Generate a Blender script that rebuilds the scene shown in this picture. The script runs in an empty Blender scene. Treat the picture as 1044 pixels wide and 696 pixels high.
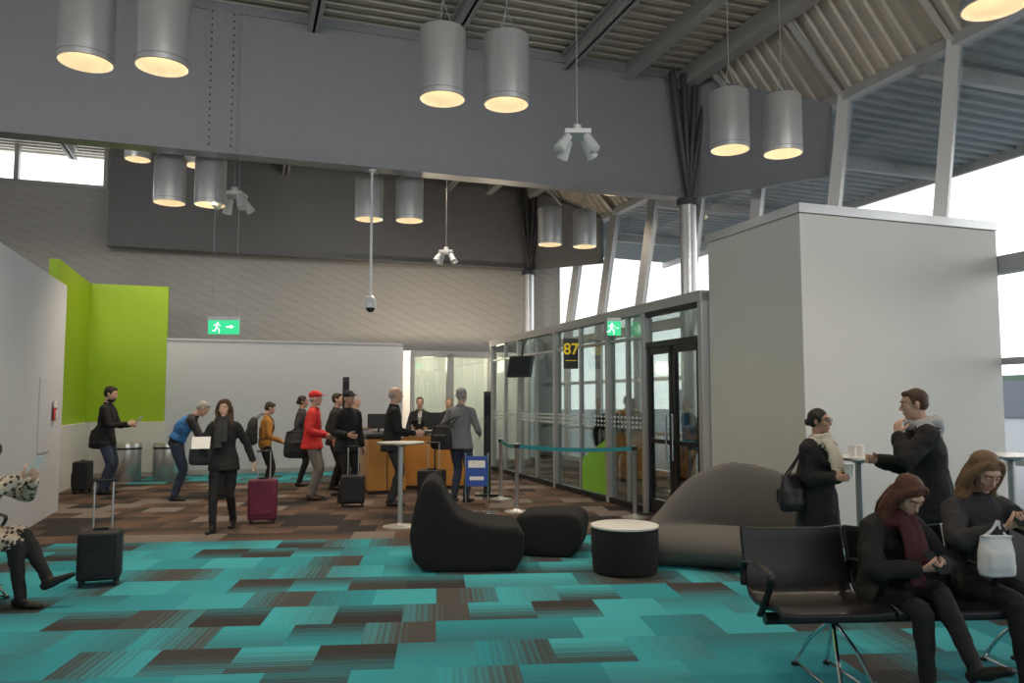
import bpy, bmesh, math, random
from mathutils import Vector, Matrix, Euler, kdtree
random.seed(4)
V=Vector
scn=bpy.context.scene
COL=scn.collection
rad=math.radians
# ------------------------------------------------------------------ materials
MATS={}
def mat(name,col,rough=.6,metal=0.,bump=0.,scale=60.,var=0.,emit=None,estr=0.,spec=.5,coat=0.):
    if name in MATS: return MATS[name]
    m=bpy.data.materials.new(name); m.use_nodes=True
    nt=m.node_tree; b=nt.nodes['Principled BSDF']
    c=(col[0],col[1],col[2],1)
    b.inputs['Base Color'].default_value=c
    b.inputs['Roughness'].default_value=rough
    b.inputs['Metallic'].default_value=metal
    b.inputs['Specular IOR Level'].default_value=spec
    b.inputs['Coat Weight'].default_value=coat
    if emit:
        b.inputs['Emission Color'].default_value=(emit[0],emit[1],emit[2],1)
        b.inputs['Emission Strength'].default_value=estr
    if bump>0 or var>0:
        tc=nt.nodes.new('ShaderNodeTexCoord')
        n=nt.nodes.new('ShaderNodeTexNoise'); n.inputs['Scale'].default_value=scale; n.inputs['Detail'].default_value=4
        nt.links.new(tc.outputs['Object'],n.inputs['Vector'])
        if bump>0:
            bp=nt.nodes.new('ShaderNodeBump'); bp.inputs['Strength'].default_value=bump; bp.inputs['Distance'].default_value=.01
            nt.links.new(n.outputs['Fac'],bp.inputs['Height']); nt.links.new(bp.outputs['Normal'],b.inputs['Normal'])
        if var>0:
            mx=nt.nodes.new('ShaderNodeMix'); mx.data_type='RGBA'
            mx.inputs[6].default_value=tuple(max(0,x*(1-var)) for x in col)+(1,)
            mx.inputs[7].default_value=tuple(min(1,x*(1+var)) for x in col)+(1,)
            nt.links.new(n.outputs['Fac'],mx.inputs[0]); nt.links.new(mx.outputs[2],b.inputs['Base Color'])
    MATS[name]=m; return m
def glassmat(name,tint=(1,1,1),refl=.08,rough=.02):
    m=bpy.data.materials.new(name); m.use_nodes=True; nt=m.node_tree; nt.nodes.clear()
    o=nt.nodes.new('ShaderNodeOutputMaterial'); t=nt.nodes.new('ShaderNodeBsdfTransparent'); g=nt.nodes.new('ShaderNodeBsdfGlossy')
    mx=nt.nodes.new('ShaderNodeMixShader'); fr=nt.nodes.new('ShaderNodeLayerWeight'); fr.inputs['Blend'].default_value=.25
    t.inputs['Color'].default_value=tuple(tint)+(1,); g.inputs['Roughness'].default_value=rough
    ml=nt.nodes.new('ShaderNodeMath'); ml.operation='MULTIPLY_ADD'; ml.inputs[1].default_value=.35; ml.inputs[2].default_value=refl
    nt.links.new(fr.outputs['Fresnel'],ml.inputs[0]); nt.links.new(ml.outputs[0],mx.inputs[0])
    nt.links.new(t.outputs[0],mx.inputs[1]); nt.links.new(g.outputs[0],mx.inputs[2]); nt.links.new(mx.outputs[0],o.inputs['Surface'])
    MATS[name]=m; return m
C=mat
C('steel',(.64,.64,.65),.32,.85,.05,40); C('chrome',(.8,.8,.82),.15,1); C('frame',(.46,.46,.46),.4,.35)
C('lampshell',(.66,.67,.69),.34,.68,.04,30,.06); C('lampin',(.80,.70,.52),.4,.3,emit=(1,.78,.48),estr=.45)
C('lampglow',(.8,.7,.5),.5,emit=(1,.78,.48),estr=.72); C('bulb',(1,.95,.85),.5,emit=(1,.88,.66),estr=3)
C('cable',(.35,.35,.36),.5,.6); C('white_metal',(.66,.67,.68),.4,.1)
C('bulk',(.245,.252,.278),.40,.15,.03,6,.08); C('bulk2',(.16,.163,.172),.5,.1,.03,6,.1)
C('bulkdark',(.06,.06,.068),.5,.3); C('rail_light',(.50,.50,.50),.4,.3)
C('deck',(.42,.385,.33),.5,.1,.05,8,.1); C('purlin',(.38,.38,.38),.5,.2,.02,8)
C('canopy',(.34,.39,.41),.5,.2,.03,5,.1)
C('white_wall',(.70,.70,.69),.6,0,.02,10,.03); C('grey_wall',(.60,.62,.66),.6,0,.02,10,.03)
C('box_wall',(.66,.645,.61),.35,0,.02,4,.03)
C('green',(.33,.52,.01),.5,0,.02,8,.04); C('greenglass',(.25,.60,.06),.2)
C('black_plastic',(.012,.012,.013),.4); C('darkframe',(.03,.032,.035),.35,.4)
C('leather',(.010,.010,.012),.36,0,.15,220); C('felt_black',(.012,.012,.013),.95,0,.6,300,.3)
C('felt_grey',(.13,.124,.118),.95,0,.6,260,.25)
C('table_top',(.74,.74,.72),.35); C('orange',(.68,.32,.07),.35,0,.02,8,.08); C('desk_top',(.04,.04,.045),.3)
C('belt',(.02,.24,.29),.6); C('blue_panel',(.03,.08,.38),.5); C('yellow',(.9,.62,.02),.5,emit=(.9,.62,.02),estr=.25)
C('sign_black',(.01,.01,.01),.4); C('exit_green',(.02,.5,.2),.5,emit=(.05,.75,.32),estr=.8); C('exit_white',(.9,.95,.9),.5,emit=(.9,1,.92),estr=1.1)
C('red',(.6,.02,.02),.5); C('paper',(.8,.8,.78),.7); C('dotwhite',(.85,.88,.88),.5)
C('screen',(.02,.025,.03),.12); C('rubber',(.02,.02,.02),.8)
C('apron',(.16,.17,.18),.8,0,.02,2,.08); C('faraway',(.12,.14,.17),.9); C('far_green',(.08,.12,.09),.9)
glassmat('glass_out',(.96,.98,.98),.03); glassmat('glass_in',(.70,.77,.75),.13)
# skin/hair/clothes
C('skin_l',(.62,.38,.28),.5,0,.05,90,.06); C('skin_m',(.47,.27,.19),.5,0,.05,90,.06); C('skin_d',(.22,.12,.08),.5,0,.05,90,.06)
C('lips',(.46,.19,.15),.45); C('eye_w',(.60,.57,.54),.25); C('iris',(.04,.03,.02),.2)
C('hair_dark',(.018,.012,.009),.5,0,.9,160,.4); C('hair_brown',(.075,.036,.018),.5,0,.9,160,.4); C('hair_grey',(.38,.37,.36),.6,0,.9,160,.3)
C('hair_red',(.10,.03,.014),.5,0,.9,160,.4); C('hair_lt',(.20,.115,.055),.5,0,.9,160,.4)
C('cl_black',(.012,.012,.014),.85,0,.5,90,.3); C('cl_char',(.03,.031,.035),.85,0,.5,90,.25); C('cl_jean',(.035,.05,.09),.85,0,.5,120,.3)
C('cl_red',(.62,.02,.018),.7,0,.4,70,.15); C('cl_grey',(.20,.21,.23),.85,0,.5,90,.2); C('cl_must',(.38,.17,.03),.85,0,.5,90,.2)
C('cl_blue',(.04,.20,.48),.8,0,.4,80,.2); C('cl_white',(.65,.65,.66),.8,0,.3,80,.1); C('cl_cream',(.62,.58,.48),.9,0,.8,120,.35)
C('cl_khaki',(.22,.20,.17),.85,0,.4,90,.2); C('cl_tan',(.34,.27,.2),.85,0,.4,90,.2); C('cl_maroon',(.06,.008,.014),.8,0,.5,80,.3)
C('cl_hood',(.48,.49,.51),.9,0,.8,120,.3); C('shoe',(.015,.013,.012),.4); C('shoe_brown',(.06,.035,.02),.45)
C('case_maroon',(.13,.01,.04),.55,0,.2,140,.1); C('case_black',(.014,.014,.016),.55,0,.3,140,.2); C('bagcloth',(.018,.019,.024),.7,0,.4,120,.2)
C('bag_white',(.75,.75,.76),.5,0,.1,40)
def knit():
    m=C('cl_knit',(.5,.45,.38),.95,0,.9,100); nt=m.node_tree; b=nt.nodes['Principled BSDF']
    tc=nt.nodes.new('ShaderNodeTexCoord'); v=nt.nodes.new('ShaderNodeTexVoronoi'); v.inputs['Scale'].default_value=26
    r=nt.nodes.new('ShaderNodeValToRGB'); r.color_ramp.interpolation='CONSTANT'
    e=r.color_ramp.elements; e[0].color=(.05,.035,.03,1); e[1].position=.42; e[1].color=(.52,.46,.38,1)
    nt.links.new(tc.outputs['Object'],v.inputs['Vector']); nt.links.new(v.outputs['Distance'],r.inputs[0]); nt.links.new(r.outputs[0],b.inputs['Base Color'])
knit()
# ------------------------------------------------------------------ mesh builder
def vv(p): return p if isinstance(p,Vector) else Vector(p)
class MB:
    def __init__(s): s.v=[];s.f=[];s.m=[];s.names=[]
    def mi(s,n):
        if n not in s.names: s.names.append(n)
        return s.names.index(n)
    def add(s,vs,fs,m):
        o=len(s.v); k=s.mi(m); s.v+= [vv(x).copy() for x in vs]
        for f in fs: s.f.append([i+o for i in f]); s.m.append(k)
    def box(s,c,d,m,rz=0,R=None):
        c=vv(c); R=R or Matrix.Rotation(rad(rz),3,'Z')
        vs=[c+R@V((x*d[0]/2,y*d[1]/2,z*d[2]/2)) for x in(-1,1) for y in(-1,1) for z in(-1,1)]
        s.add(vs,[(0,1,3,2),(4,6,7,5),(0,4,5,1),(2,3,7,6),(0,2,6,4),(1,5,7,3)],m)
    def quad(s,ps,m): s.add(ps,[tuple(range(len(ps)))],m)
    def tube(s,pts,r,m,side=(1,0,0),seg=12,sub=1,cap=1.):
        pts=[vv(p) for p in pts]
        if not isinstance(r,(list,tuple)): r=[r]*len(pts)
        rr=[(x,x) if not isinstance(x,(list,tuple)) else x for x in r]
        if sub>1:
            P=[];Q=[]; n=len(pts)
            for i in range(n-1):
                p0=pts[max(0,i-1)];p1=pts[i];p2=pts[i+1];p3=pts[min(n-1,i+2)]
                for k in range(sub):
                    t=k/sub
                    P.append(.5*((2*p1)+(p2-p0)*t+(2*p0-5*p1+4*p2-p3)*t*t+(-p0+3*p1-3*p2+p3)*t**3))
                    Q.append((rr[i][0]*(1-t)+rr[i+1][0]*t, rr[i][1]*(1-t)+rr[i+1][1]*t))
            P.append(pts[-1]);Q.append(rr[-1]); pts,rr=P,Q
        n=len(pts); sd=vv(side)
        def frame(t):
            q=sd-t*sd.dot(t)
            if q.length<.15:
                q=V((0,1,0))-t*t.y
                if q.length<.15: q=V((0,0,1))-t*t.z
            q.normalize(); return q,t.cross(q)
        def ring(c,q,w,a,b): return [c+q*(a*math.cos(2*math.pi*k/seg))+w*(b*math.sin(2*math.pi*k/seg)) for k in range(seg)]
        T=[]
        for i in range(n):
            t=pts[min(n-1,i+1)]-pts[max(0,i-1)]
            if t.length<1e-6: t=V((0,0,1))
            T.append(t.normalized())
        vs=[];
        q,w=frame(T[0]); a,b=rr[0]; e=min(a,b)*cap
        start=pts[0]-T[0]*e
        allr=[]
        if cap>0: allr.append(ring(pts[0]-T[0]*e*.7,q,w,a*.7,b*.7))
        for i in range(n):
            q,w=frame(T[i]); allr.append(ring(pts[i],q,w,*rr[i]))
        a,b=rr[-1]; e=min(a,b)*cap
        if cap>0: allr.append(ring(pts[-1]+T[-1]*e*.7,q,w,a*.7,b*.7))
        end=pts[-1]+T[-1]*e
        for x in allr: vs+=x
        fs=[]
        for i in range(len(allr)-1):
            for k in range(seg):
                k2=(k+1)%seg; fs.append((i*seg+k,i*seg+k2,(i+1)*seg+k2,(i+1)*seg+k))
        si=len(vs); vs+=[start,end]; L=(len(allr)-1)*seg
        for k in range(seg):
            k2=(k+1)%seg; fs.append((si,k2,k)); fs.append((si+1,L+k,L+k2))
        s.add(vs,fs,m)
    def cyl(s,c,r,z0,z1,m,seg=32,r1=None):
        r1=r if r1 is None else r1
        s.tube([(c[0],c[1],z0),(c[0],c[1],z1)],[r,r1],m,seg=seg,cap=0)
    def ell(s,c,r,m,R=None,n=12):
        c=vv(c); vs=[];fs=[]; h=n//2+2
        for i in range(1,h):
            a=math.pi*i/h
            for k in range(n):
                p=2*math.pi*k/n; q=V((r[0]*math.sin(a)*math.cos(p),r[1]*math.sin(a)*math.sin(p),r[2]*math.cos(a)))
                vs.append(c+(R@q if R else q))
        t=V((0,0,r[2])); 
        vs+=[c+(R@t if R else t),c-(R@t if R else t)]; N=len(vs)
        for i in range(h-2):
            for k in range(n):
                k2=(k+1)%n; fs.append((i*n+k,(i+1)*n+k,(i+1)*n+k2,i*n+k2))
        for k in range(n):
            k2=(k+1)%n; fs.append((N-2,k,k2)); fs.append((N-1,(h-2)*n+k2,(h-2)*n+k))
        s.add(vs,fs,m)
    def rev(s,c,prof,m,seg=40):
        c=vv(c); vs=[];fs=[]
        for r,z in prof:
            for k in range(seg):
                a=2*math.pi*k/seg; vs.append(c+V((r*math.cos(a),r*math.sin(a),z)))
        for i in range(len(prof)-1):
            for k in range(seg):
                k2=(k+1)%seg; fs.append((i*seg+k,i*seg+k2,(i+1)*seg+k2,(i+1)*seg+k))
        s.add(vs,fs,m)
    def mesh(s,name):
        me=bpy.data.meshes.new(name); me.from_pydata([tuple(v) for v in s.v],[],s.f)
        for n in s.names: me.materials.append(MATS[n])
        for p,k in zip(me.polygons,s.m): p.material_index=k
        bm=bmesh.new(); bm.from_mesh(me); bmesh.ops.recalc_face_normals(bm,faces=bm.faces); bm.to_mesh(me); bm.free()
        me.update(); return me
    def obj(s,name,parent=None,smooth=False,bevel=0,loc=None,rz=0,seg=2):
        o=bpy.data.objects.new(name,s.mesh(name)); COL.objects.link(o)
        if smooth:
            for p in o.data.polygons: p.use_smooth=True
            try: o.data.set_sharp_from_angle(angle=rad(40))
            except Exception: pass
        if bevel>0:
            b=o.modifiers.new('bevel','BEVEL'); b.width=bevel; b.segments=seg; b.limit_method='ANGLE'
        if parent: o.parent=parent
        if loc is not None: o.location=loc
        if rz: o.rotation_euler=(0,0,rad(rz))
        return o
TEX=bpy.data.textures.new('folds','CLOUDS'); TEX.noise_scale=.075; TEX.noise_depth=2
def remesh(mb,name,voxel,it=3,disp=0.,fac=.5):
    me=mb.mesh('tmp'); o=bpy.data.objects.new('tmp',me); COL.objects.link(o)
    r=o.modifiers.new('r','REMESH'); r.mode='VOXEL'; r.voxel_size=voxel
    if disp>0:
        d=o.modifiers.new('d','DISPLACE'); d.texture=TEX; d.strength=disp; d.mid_level=.5; d.texture_coords='LOCAL'
    if it>0:
        sm=o.modifiers.new('s','SMOOTH'); sm.iterations=it; sm.factor=fac
    dg=bpy.context.evaluated_depsgraph_get(); dg.update()
    nm=bpy.data.meshes.new_from_object(o.evaluated_get(dg)); nm.name=name
    bpy.data.objects.remove(o); 
    kd=kdtree.KDTree(len(mb.v)); vm=[0]*len(mb.v)
    for f,k in zip(mb.f,mb.m):
        for i in f: vm[i]=k
    for i,v in enumerate(mb.v): kd.insert(v,i)
    kd.balance(); nm.materials.clear()
    for n in mb.names: nm.materials.append(MATS[n])
    for p in nm.polygons:
        _,i,_=kd.find(p.center); p.material_index=vm[i]; p.use_smooth=True
    bpy.data.meshes.remove(me); return nm
def mobj(me,name,parent=None,loc=None,rz=0):
    o=bpy.data.objects.new(name,me); COL.objects.link(o)
    if parent: o.parent=parent
    if loc is not None: o.location=loc
    if rz: o.rotation_euler=(0,0,rad(rz))
    return o
def empty(name,loc=(0,0,0),rz=0):
    e=bpy.data.objects.new(name,None); COL.objects.link(e); e.location=loc; e.rotation_euler=(0,0,rad(rz)); e.empty_display_size=.2; return e
# ------------------------------------------------------------------ people
def ik(a,c,l1,l2,pole):
    d=c-a; L=d.length; mx=(l1+l2)*.995
    if L>mx: c=a+d*(mx/L); d=c-a; L=mx
    u=d.normalized(); x=(l1*l1-l2*l2+L*L)/(2*L); h=math.sqrt(max(0,l1*l1-x*x))
    p=vv(pole); p=p-u*p.dot(u)
    if p.length<1e-4: p=V((0,1,0))
    return a+u*x+p.normalized()*h, c
def make_hand(W,d,n,side,s,curl,skin,vox,parent,nm):
    d=d.normalized(); n=(n-d*n.dot(d)).normalized(); t=-side*(n.cross(d)); m=MB()
    m.tube([W-d*.03*s,W+d*.015*s,W+d*.05*s,W+d*.092*s],[(.026*s,.021*s),(.027*s,.019*s),(.038*s,.016*s),(.039*s,.012*s)],skin,side=t,seg=12,sub=3,cap=.5)
    for off,ln,cc in ((.030,.076,.85),(.0105,.084,1.),(-.0095,.078,1.05),(-.0285,.061,1.15)):
        p=W+d*.088*s+t*off*s; pts=[p-d*.012*s,p]; ang=0
        for k,fr in enumerate((.45,.31,.24)):
            ang+=curl*cc*(.55,.9,.6)[k]
            p=p+(d*math.cos(ang)+n*math.sin(ang)+t*off*.9*(1-curl*.5))*ln*fr*s; pts.append(p)
        m.tube(pts,[.0095*s,.0095*s,.0088*s,.008*s,.0068*s],skin,seg=8,sub=2)
    a=W+d*.022*s+t*.020*s; b=a+(d*.6+t*.7+n*.35).normalized()*.042*s; c=b+(d*.85+t*.3+n*(.3+.4*curl)).normalized()*.033*s; e=c+(d*.8+n*(.3+.6*curl)-t*.1*curl).normalized()*.027*s
    m.tube([a,b,c,e],[.014*s,.0125*s,.0105*s,.008*s],skin,seg=8,sub=2)
    return mobj(remesh(m,nm,vox,2),nm,parent)
def make_head(Hc,R,s,skin,hair,style,parent,vox,beard=False,glasses=False,female=False,down=False):
    def T(x,y,z): return Hc+R@(V((x,y,z))*s)
    def E(m,c,r,mt,n=14): m.ell(T(*c),[q*s for q in r],mt,R=R,n=n)
    m=MB()
    E(m,(0,-.008,.028),(.074,.094,.088),skin,18); E(m,(0,.022,-.035),(.058 if not female else .054,.066,.078),skin,18)
    E(m,(0,.062,-.094),(.024,.022,.02),skin); E(m,(0,.070,.040),(.052,.020,.018),skin)
    for x in(-1,1):
        E(m,(x*.040,.058,-.018),(.022,.022,.026),skin); E(m,(x*.077,-.008,-.005),(.011,.019,.032),skin)
    m.tube([T(0,.083,.024),T(0,.098,-.006),T(0,.108,-.024)],[.008*s,.009*s,.0115*s],skin,seg=8,sub=3)
    E(m,(0,.092,-.032),(.015,.011,.007),skin)
    if beard:
        E(m,(0,.035,-.085),(.062,.062,.045),hair); E(m,(0,.086,-.047),(.030,.011,.006),hair)
    else: E(m,(0,.078,-.062),(.026,.010,.014),skin)
    m.tube([T(0,-.025,-.17),T(0,-.02,-.05)],[.050*s,.052*s],skin,seg=12,sub=3)
    mobj(remesh(m,'head',vox,2),'head',parent)
    m=MB()
    E(m,(0,.0865,-.0575),(.021,.006,.0045),'lips',12); E(m,(0,.0855,-.0660),(.017,.006,.005),'lips',12)
    for x in(-1,1):
        E(m,(x*.031,.0770,.010),(.0125,.0095,.0068),'eye_w',10); E(m,(x*.031,.0846,.009),(.0052,.0035,.0052),'iris',8)
        dz=.0035 if down else .0
        E(m,(x*.031,.0775,.0165-dz),(.0150,.0115,.0060+dz*.8),skin,10); E(m,(x*.031,.0765,.0035),(.0140,.0095,.0035),skin,10)
        m.tube([T(x*.014,.094,.032),T(x*.032,.091,.038),T(x*.050,.078,.031)],[.0032*s]*3,hair if style!='bald' else 'hair_dark',seg=6)
        if glasses:
            pts=[T(x*.033+.021*math.cos(a),.102,.010+.017*math.sin(a)) for a in [k*math.pi/6 for k in range(13)]]
            m.tube(pts,.002*s,'black_plastic',seg=6,cap=0); m.tube([T(x*.054,.10,.015),T(x*.078,0,.012)],.002*s,'black_plastic',seg=6)
    m.obj('face_features',parent,smooth=True)
    m=MB()
    if style in('short','bald'):
        if style=='short':
            E(m,(0,-.022,.052),(.082,.094,.078),hair,18); E(m,(0,-.045,.01),(.080,.066,.075),hair,16); E(m,(0,.040,.092),(.055,.04,.024),hair)
            for x in(-1,1): E(m,(x*.074,.012,.028),(.008,.018,.03),hair)
        else:
            E(m,(0,-.05,-.005),(.079,.058,.05),hair,16)
            for x in(-1,1): E(m,(x*.068,-.02,.018),(.014,.035,.028),hair)
    elif style in('long','wavy'):
        E(m,(0,-.020,.054),(.086,.098,.082),hair,18)
        for x in(-1,1):
            w=.012 if style=='wavy' else 0
            m.tube([T(x*.040,.050,.105),T(x*.078,.03,.050),T(x*(.088+w),.010,-.04),T(x*(.092-w),.012,-.12),T(x*(.100+w),.035,-.20),T(x*.09,.05,-.27)],[.016*s,(.024*s,.032*s),(.026*s,.038*s),(.030*s,.04*s),(.028*s,.035*s),.012*s],hair,seg=10,sub=4)
            m.tube([T(x*.070,-.03,.0),T(x*(.095-w),-.03,-.10),T(x*(.085+w),-.01,-.20),T(x*.10,.02,-.28)],[.03*s,.035*s,.032*s,.012*s],hair,seg=10,sub=4)
        m.tube([T(0,-.05,.05),T(0,-.075,-.06),T(0,-.085,-.16),T(0,-.08,-.25)],[(.08*s,.05*s),(.09*s,.045*s),(.09*s,.04*s),(.06*s,.02*s)],hair,side=R@V((1,0,0)),seg=14,sub=4)
    elif style=='bun':
        E(m,(0,-.022,.050),(.081,.095,.078),hair,18); E(m,(0,-.045,.0),(.078,.066,.065),hair,16); E(m,(0,-.112,-.01),(.036,.032,.036),hair)
        for x in(-1,1): E(m,(x*.070,.005,.022),(.012,.035,.045),hair)
    elif style in('cap_red','cap_black'):
        cm='cl_red' if style=='cap_red' else 'cl_black'
        E(m,(0,-.012,.060),(.086,.104,.078),cm,18); E(m,(0,-.05,-.01),(.078,.06,.05),hair,14)
        m.tube([T(0,.07,.070),T(0,.115,.062),T(0,.165,.050)],[(.07*s,.008*s),(.068*s,.007*s),(.045*s,.006*s)],cm,side=R@V((1,0,0)),seg=14,sub=3)
    if m.v: mobj(remesh(m,'hair',vox*1.1,2,disp=.014*s if 'cap' not in style else 0),'hair',parent)
def person(name,loc,rz,H=1.75,top='cl_black',bot='cl_char',shoe='shoe',skin='skin_l',hair='hair_dark',style='short',
           female=False,pz=.93,lean=(3,4),head=(0,0),hl=(-.25,.05,.86),hr=(.25,.05,.86),fl=(-.10,0,.085),fr=(.10,0,.085),
           toe=(8,8),polel=(-.5,-.8,-.4),poler=(.5,-.8,-.4),kpl=(0,1,.1),kpr=(0,1,.1),curl=(.5,.5),hn=(None,None),hd=(None,None),
           coat=None,bulk=.012,vox=.014,under=None,scarf=None,beard=False,glasses=False,boots=None,vest=None,hood=None,sleeve=None,twist=0,thigh=None):
    s=H/1.75; e=empty(name,(loc[0],loc[1],0),rz); m=MB(); S=lambda p:vv(p)*s
    P=S((0,0,pz)); l1,l2=rad(lean[0]),rad(lean[1]); t1=V((0,math.sin(l1),math.cos(l1))); t2=V((0,math.sin(l2),math.cos(l2)))
    Cc=P+t1*.27*s; N=Cc+t2*.245*s; X=Matrix.Rotation(rad(twist),3,'Z')@V((1,0,0))
    sw=.155 if female else .178; sl=sleeve or top
    b=bulk*s
    w=.90 if female else 1.
    m.tube([P-t1*.06*s,P+t1*.02*s,P+t1*.13*s,Cc,Cc+t2*.12*s,Cc+t2*.19*s,N-t2*.01*s],
           [(.14*s,.105*s),(.168*s,.12*s),((.142*w)*s+b,.10*s+b),((.160*w)*s+b,.115*s+b),((.170*w)*s+b,.10*s+b),(.13*s+b,.08*s+b),(.062*s+b,.06*s+b)],top,side=X,seg=20,sub=4,cap=.5)
    if female:
        for x in(-1,1): m.ell(Cc+t2*.04*s+X*x*.065*s+V((0,.085*s+b,0)),(.06*s,.05*s,.06*s),top)
    SH={}
    for sd,key in((-1,'L'),(1,'R')):
        sp=Cc+t2*.165*s+X*sd*sw*s; SH[key]=sp
        m.tube([N-t2*.05*s,sp-t2*.005*s],[.062*s+b*.5,.056*s+b],sl,seg=14,sub=4)
    WR={}
    for key,sd,tg,pole,cu,hnn,hdd in(('L',-1,hl,polel,curl[0],hn[0],hd[0]),('R',1,hr,poler,curl[1],hn[1],hd[1])):
        E,W=ik(SH[key],S(tg),.29*s,.255*s,pole)
        cu_=W-(W-E).normalized()*.012*s
        m.tube([SH[key],SH[key].lerp(E,.5),E,E.lerp(W,.45),cu_],[.054*s+b,.047*s+b,.041*s+b,.037*s+b,.029*s+b],sl,seg=14,sub=4,cap=.4)
        d=(W-E).normalized() if hdd is None else vv(hdd).normalized()
        n=vv(hnn) if hnn is not None else V((-sd,.15,0))
        make_hand(W,d,n,sd,s*(.92 if female else 1),cu,skin,.0052 if vox<.013 else .0068,e,'hand_'+('left' if sd<0 else 'right'))
        WR[key]=W+d*.085*s
    for key,sd,ft,kp,tz in(('L',-1,fl,kpl,toe[0]),('R',1,fr,kpr,toe[1])):
        hp=P+V((sd*.088*s,0,-.03*s)); A=S(ft); K,A=ik(hp,A,.43*s,.425*s,kp)
        lb=.008*s if not female else .003*s; bt=boots if boots else bot
        tm=thigh or bot
        m.tube([hp,hp.lerp(K,.5),K],[(.090*s+lb),(.078*s+lb),.058*s+lb],tm,seg=14,sub=5,cap=.6)
        m.tube([K,K.lerp(A,.35),K.lerp(A,.8),A],[.058*s+lb,.056*s+lb,.042*s+lb*1.6,.042*s+lb*1.6],bt,seg=14,sub=5,cap=.3)
        sh=(A-K).normalized(); f=V((math.sin(rad(tz))*sd,math.cos(rad(tz)),0)); 
        flat=A.z<.13*s
        if not flat:
            up=-sh; f=(f-up*f.dot(up)); f.normalize(); f=(f+V((0,0,-.15))).normalized()
        dn=V((0,0,-1)) if flat else sh
        side=dn.cross(f)
        base=A+dn*(A.z-.038*s if flat else .052*s)
        m.tube([base-f*.055*s,base+f*.02*s,base+f*.10*s+dn*.005*s,base+f*.185*s+dn*.012*s],[(.034*s,.036*s),(.038*s,.038*s),(.045*s,.030*s),(.032*s,.022*s)],shoe,side=side,seg=14,sub=4,cap=.6)
        m.tube([A+dn*.01*s,base],[.040*s,.040*s],shoe,seg=12,sub=3)
    if coat is not None:
        z0=P.z
        m.tube([P+t1*.15*s,P,V((0,P.y*.5,max(.1,z0-coat*s*.5))),V((0,P.y*.5,z0-coat*s))],[((.148*w)*s+b,.108*s+b),(.178*s+b,.128*s+b),(.19*s+b,.145*s+b),(.20*s+b,.158*s+b)],top,side=X,seg=22,sub=6,cap=.12)
    fw=V((0,math.cos(l2),-math.sin(l2)))
    if under:
        m.tube([Cc+t2*.0*s+fw*(.105*s+b),Cc+t2*.12*s+fw*(.09*s+b),N-t2*.015*s+fw*(.055*s)],[(.012*s,.012*s),(.03*s,.014*s),(.042*s,.018*s)],under,side=X,seg=10,sub=4,cap=.3)
    if vest:
        m.tube([P+t1*.05*s,P+t1*.15*s,Cc,Cc+t2*.12*s,Cc+t2*.17*s],[(.172*s+b,.128*s+b),(.155*s+b,.115*s+b),(.172*s+b,.13*s+b),(.178*s+b,.115*s+b),(.12*s+b,.085*s+b)],vest,side=X,seg=20,sub=4,cap=.4)
    if scarf:
        for k,(rr,zz) in enumerate(((.080,-.0),(.092,-.03),(.085,.025))):
            pts=[N+V((rr*math.cos(a)*s,(rr*.85*math.sin(a)+.015)*s,(zz-.012*math.sin(a+k))*s)) for a in [q*math.pi/7 for q in range(15)]]
            m.tube(pts,.028*s,scarf,seg=8,sub=2)
        fo=fw*(.035*s+b)
        m.tube([N+V((.03*s,.08*s,0)),N+fo+V((.04*s,.095*s,-.12*s)),N+fo*1.3+V((.03*s,.12*s,-.36*s))],[(.045*s,.025*s),(.055*s,.025*s),(.06*s,.02*s)],scarf,seg=10,sub=4,cap=.3)
        m.tube([N+V((-.03*s,.08*s,0)),N+fo+V((-.04*s,.095*s,-.12*s)),N+fo*1.3+V((-.04*s,.12*s,-.28*s))],[(.045*s,.025*s),(.05*s,.025*s),(.055*s,.02*s)],scarf,seg=10,sub=4,cap=.3)
    if hood:
        pts=[N+V((.100*math.cos(a)*s,(-.02+.105*math.sin(a))*s,(.015-.02*math.sin(a))*s)) for a in [rad(q) for q in range(75,-256,-25)]]
        m.tube(pts,[(.036*s,.034*s)]*len(pts),hood,side=(0,0,1),seg=10,sub=2)
        m.ell(N+V((0,-.125*s,-.015*s)),(.10*s,.05*s,.085*s),hood)
    elif not scarf:
        pts=[N+V((.066*math.cos(a)*s,(.062*math.sin(a))*s,(.006-.012*math.sin(a))*s)) for a in [rad(q) for q in range(70,-251,-32)]]
        m.tube(pts,[.017*s]*len(pts),top,seg=8,sub=2)
    mobj(remesh(m,'body',vox,3,disp=.022),'body',e)
    hp_,hy=head; R=Matrix.Rotation(rad(hy),3,'Z')@Matrix.Rotation(rad(-hp_),3,'X')
    Hc=N+V((0,math.sin((l2+rad(hp_))*.5),math.cos((l2+rad(hp_))*.5)))*.155*s+V((0,.012*s,0))
    make_head(Hc,R,s*(.97 if female else 1.),skin,hair,style,e,.0065 if vox<.013 else .009,beard,glasses,female,hp_>25)
    M=Matrix.Translation((loc[0],loc[1],0))@Matrix.Rotation(rad(rz),4,'Z')
    return {'L':M@WR['L'],'R':M@WR['R'],'M':M,'s':s,'SL':M@SH['L'],'SR':M@SH['R']}
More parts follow.
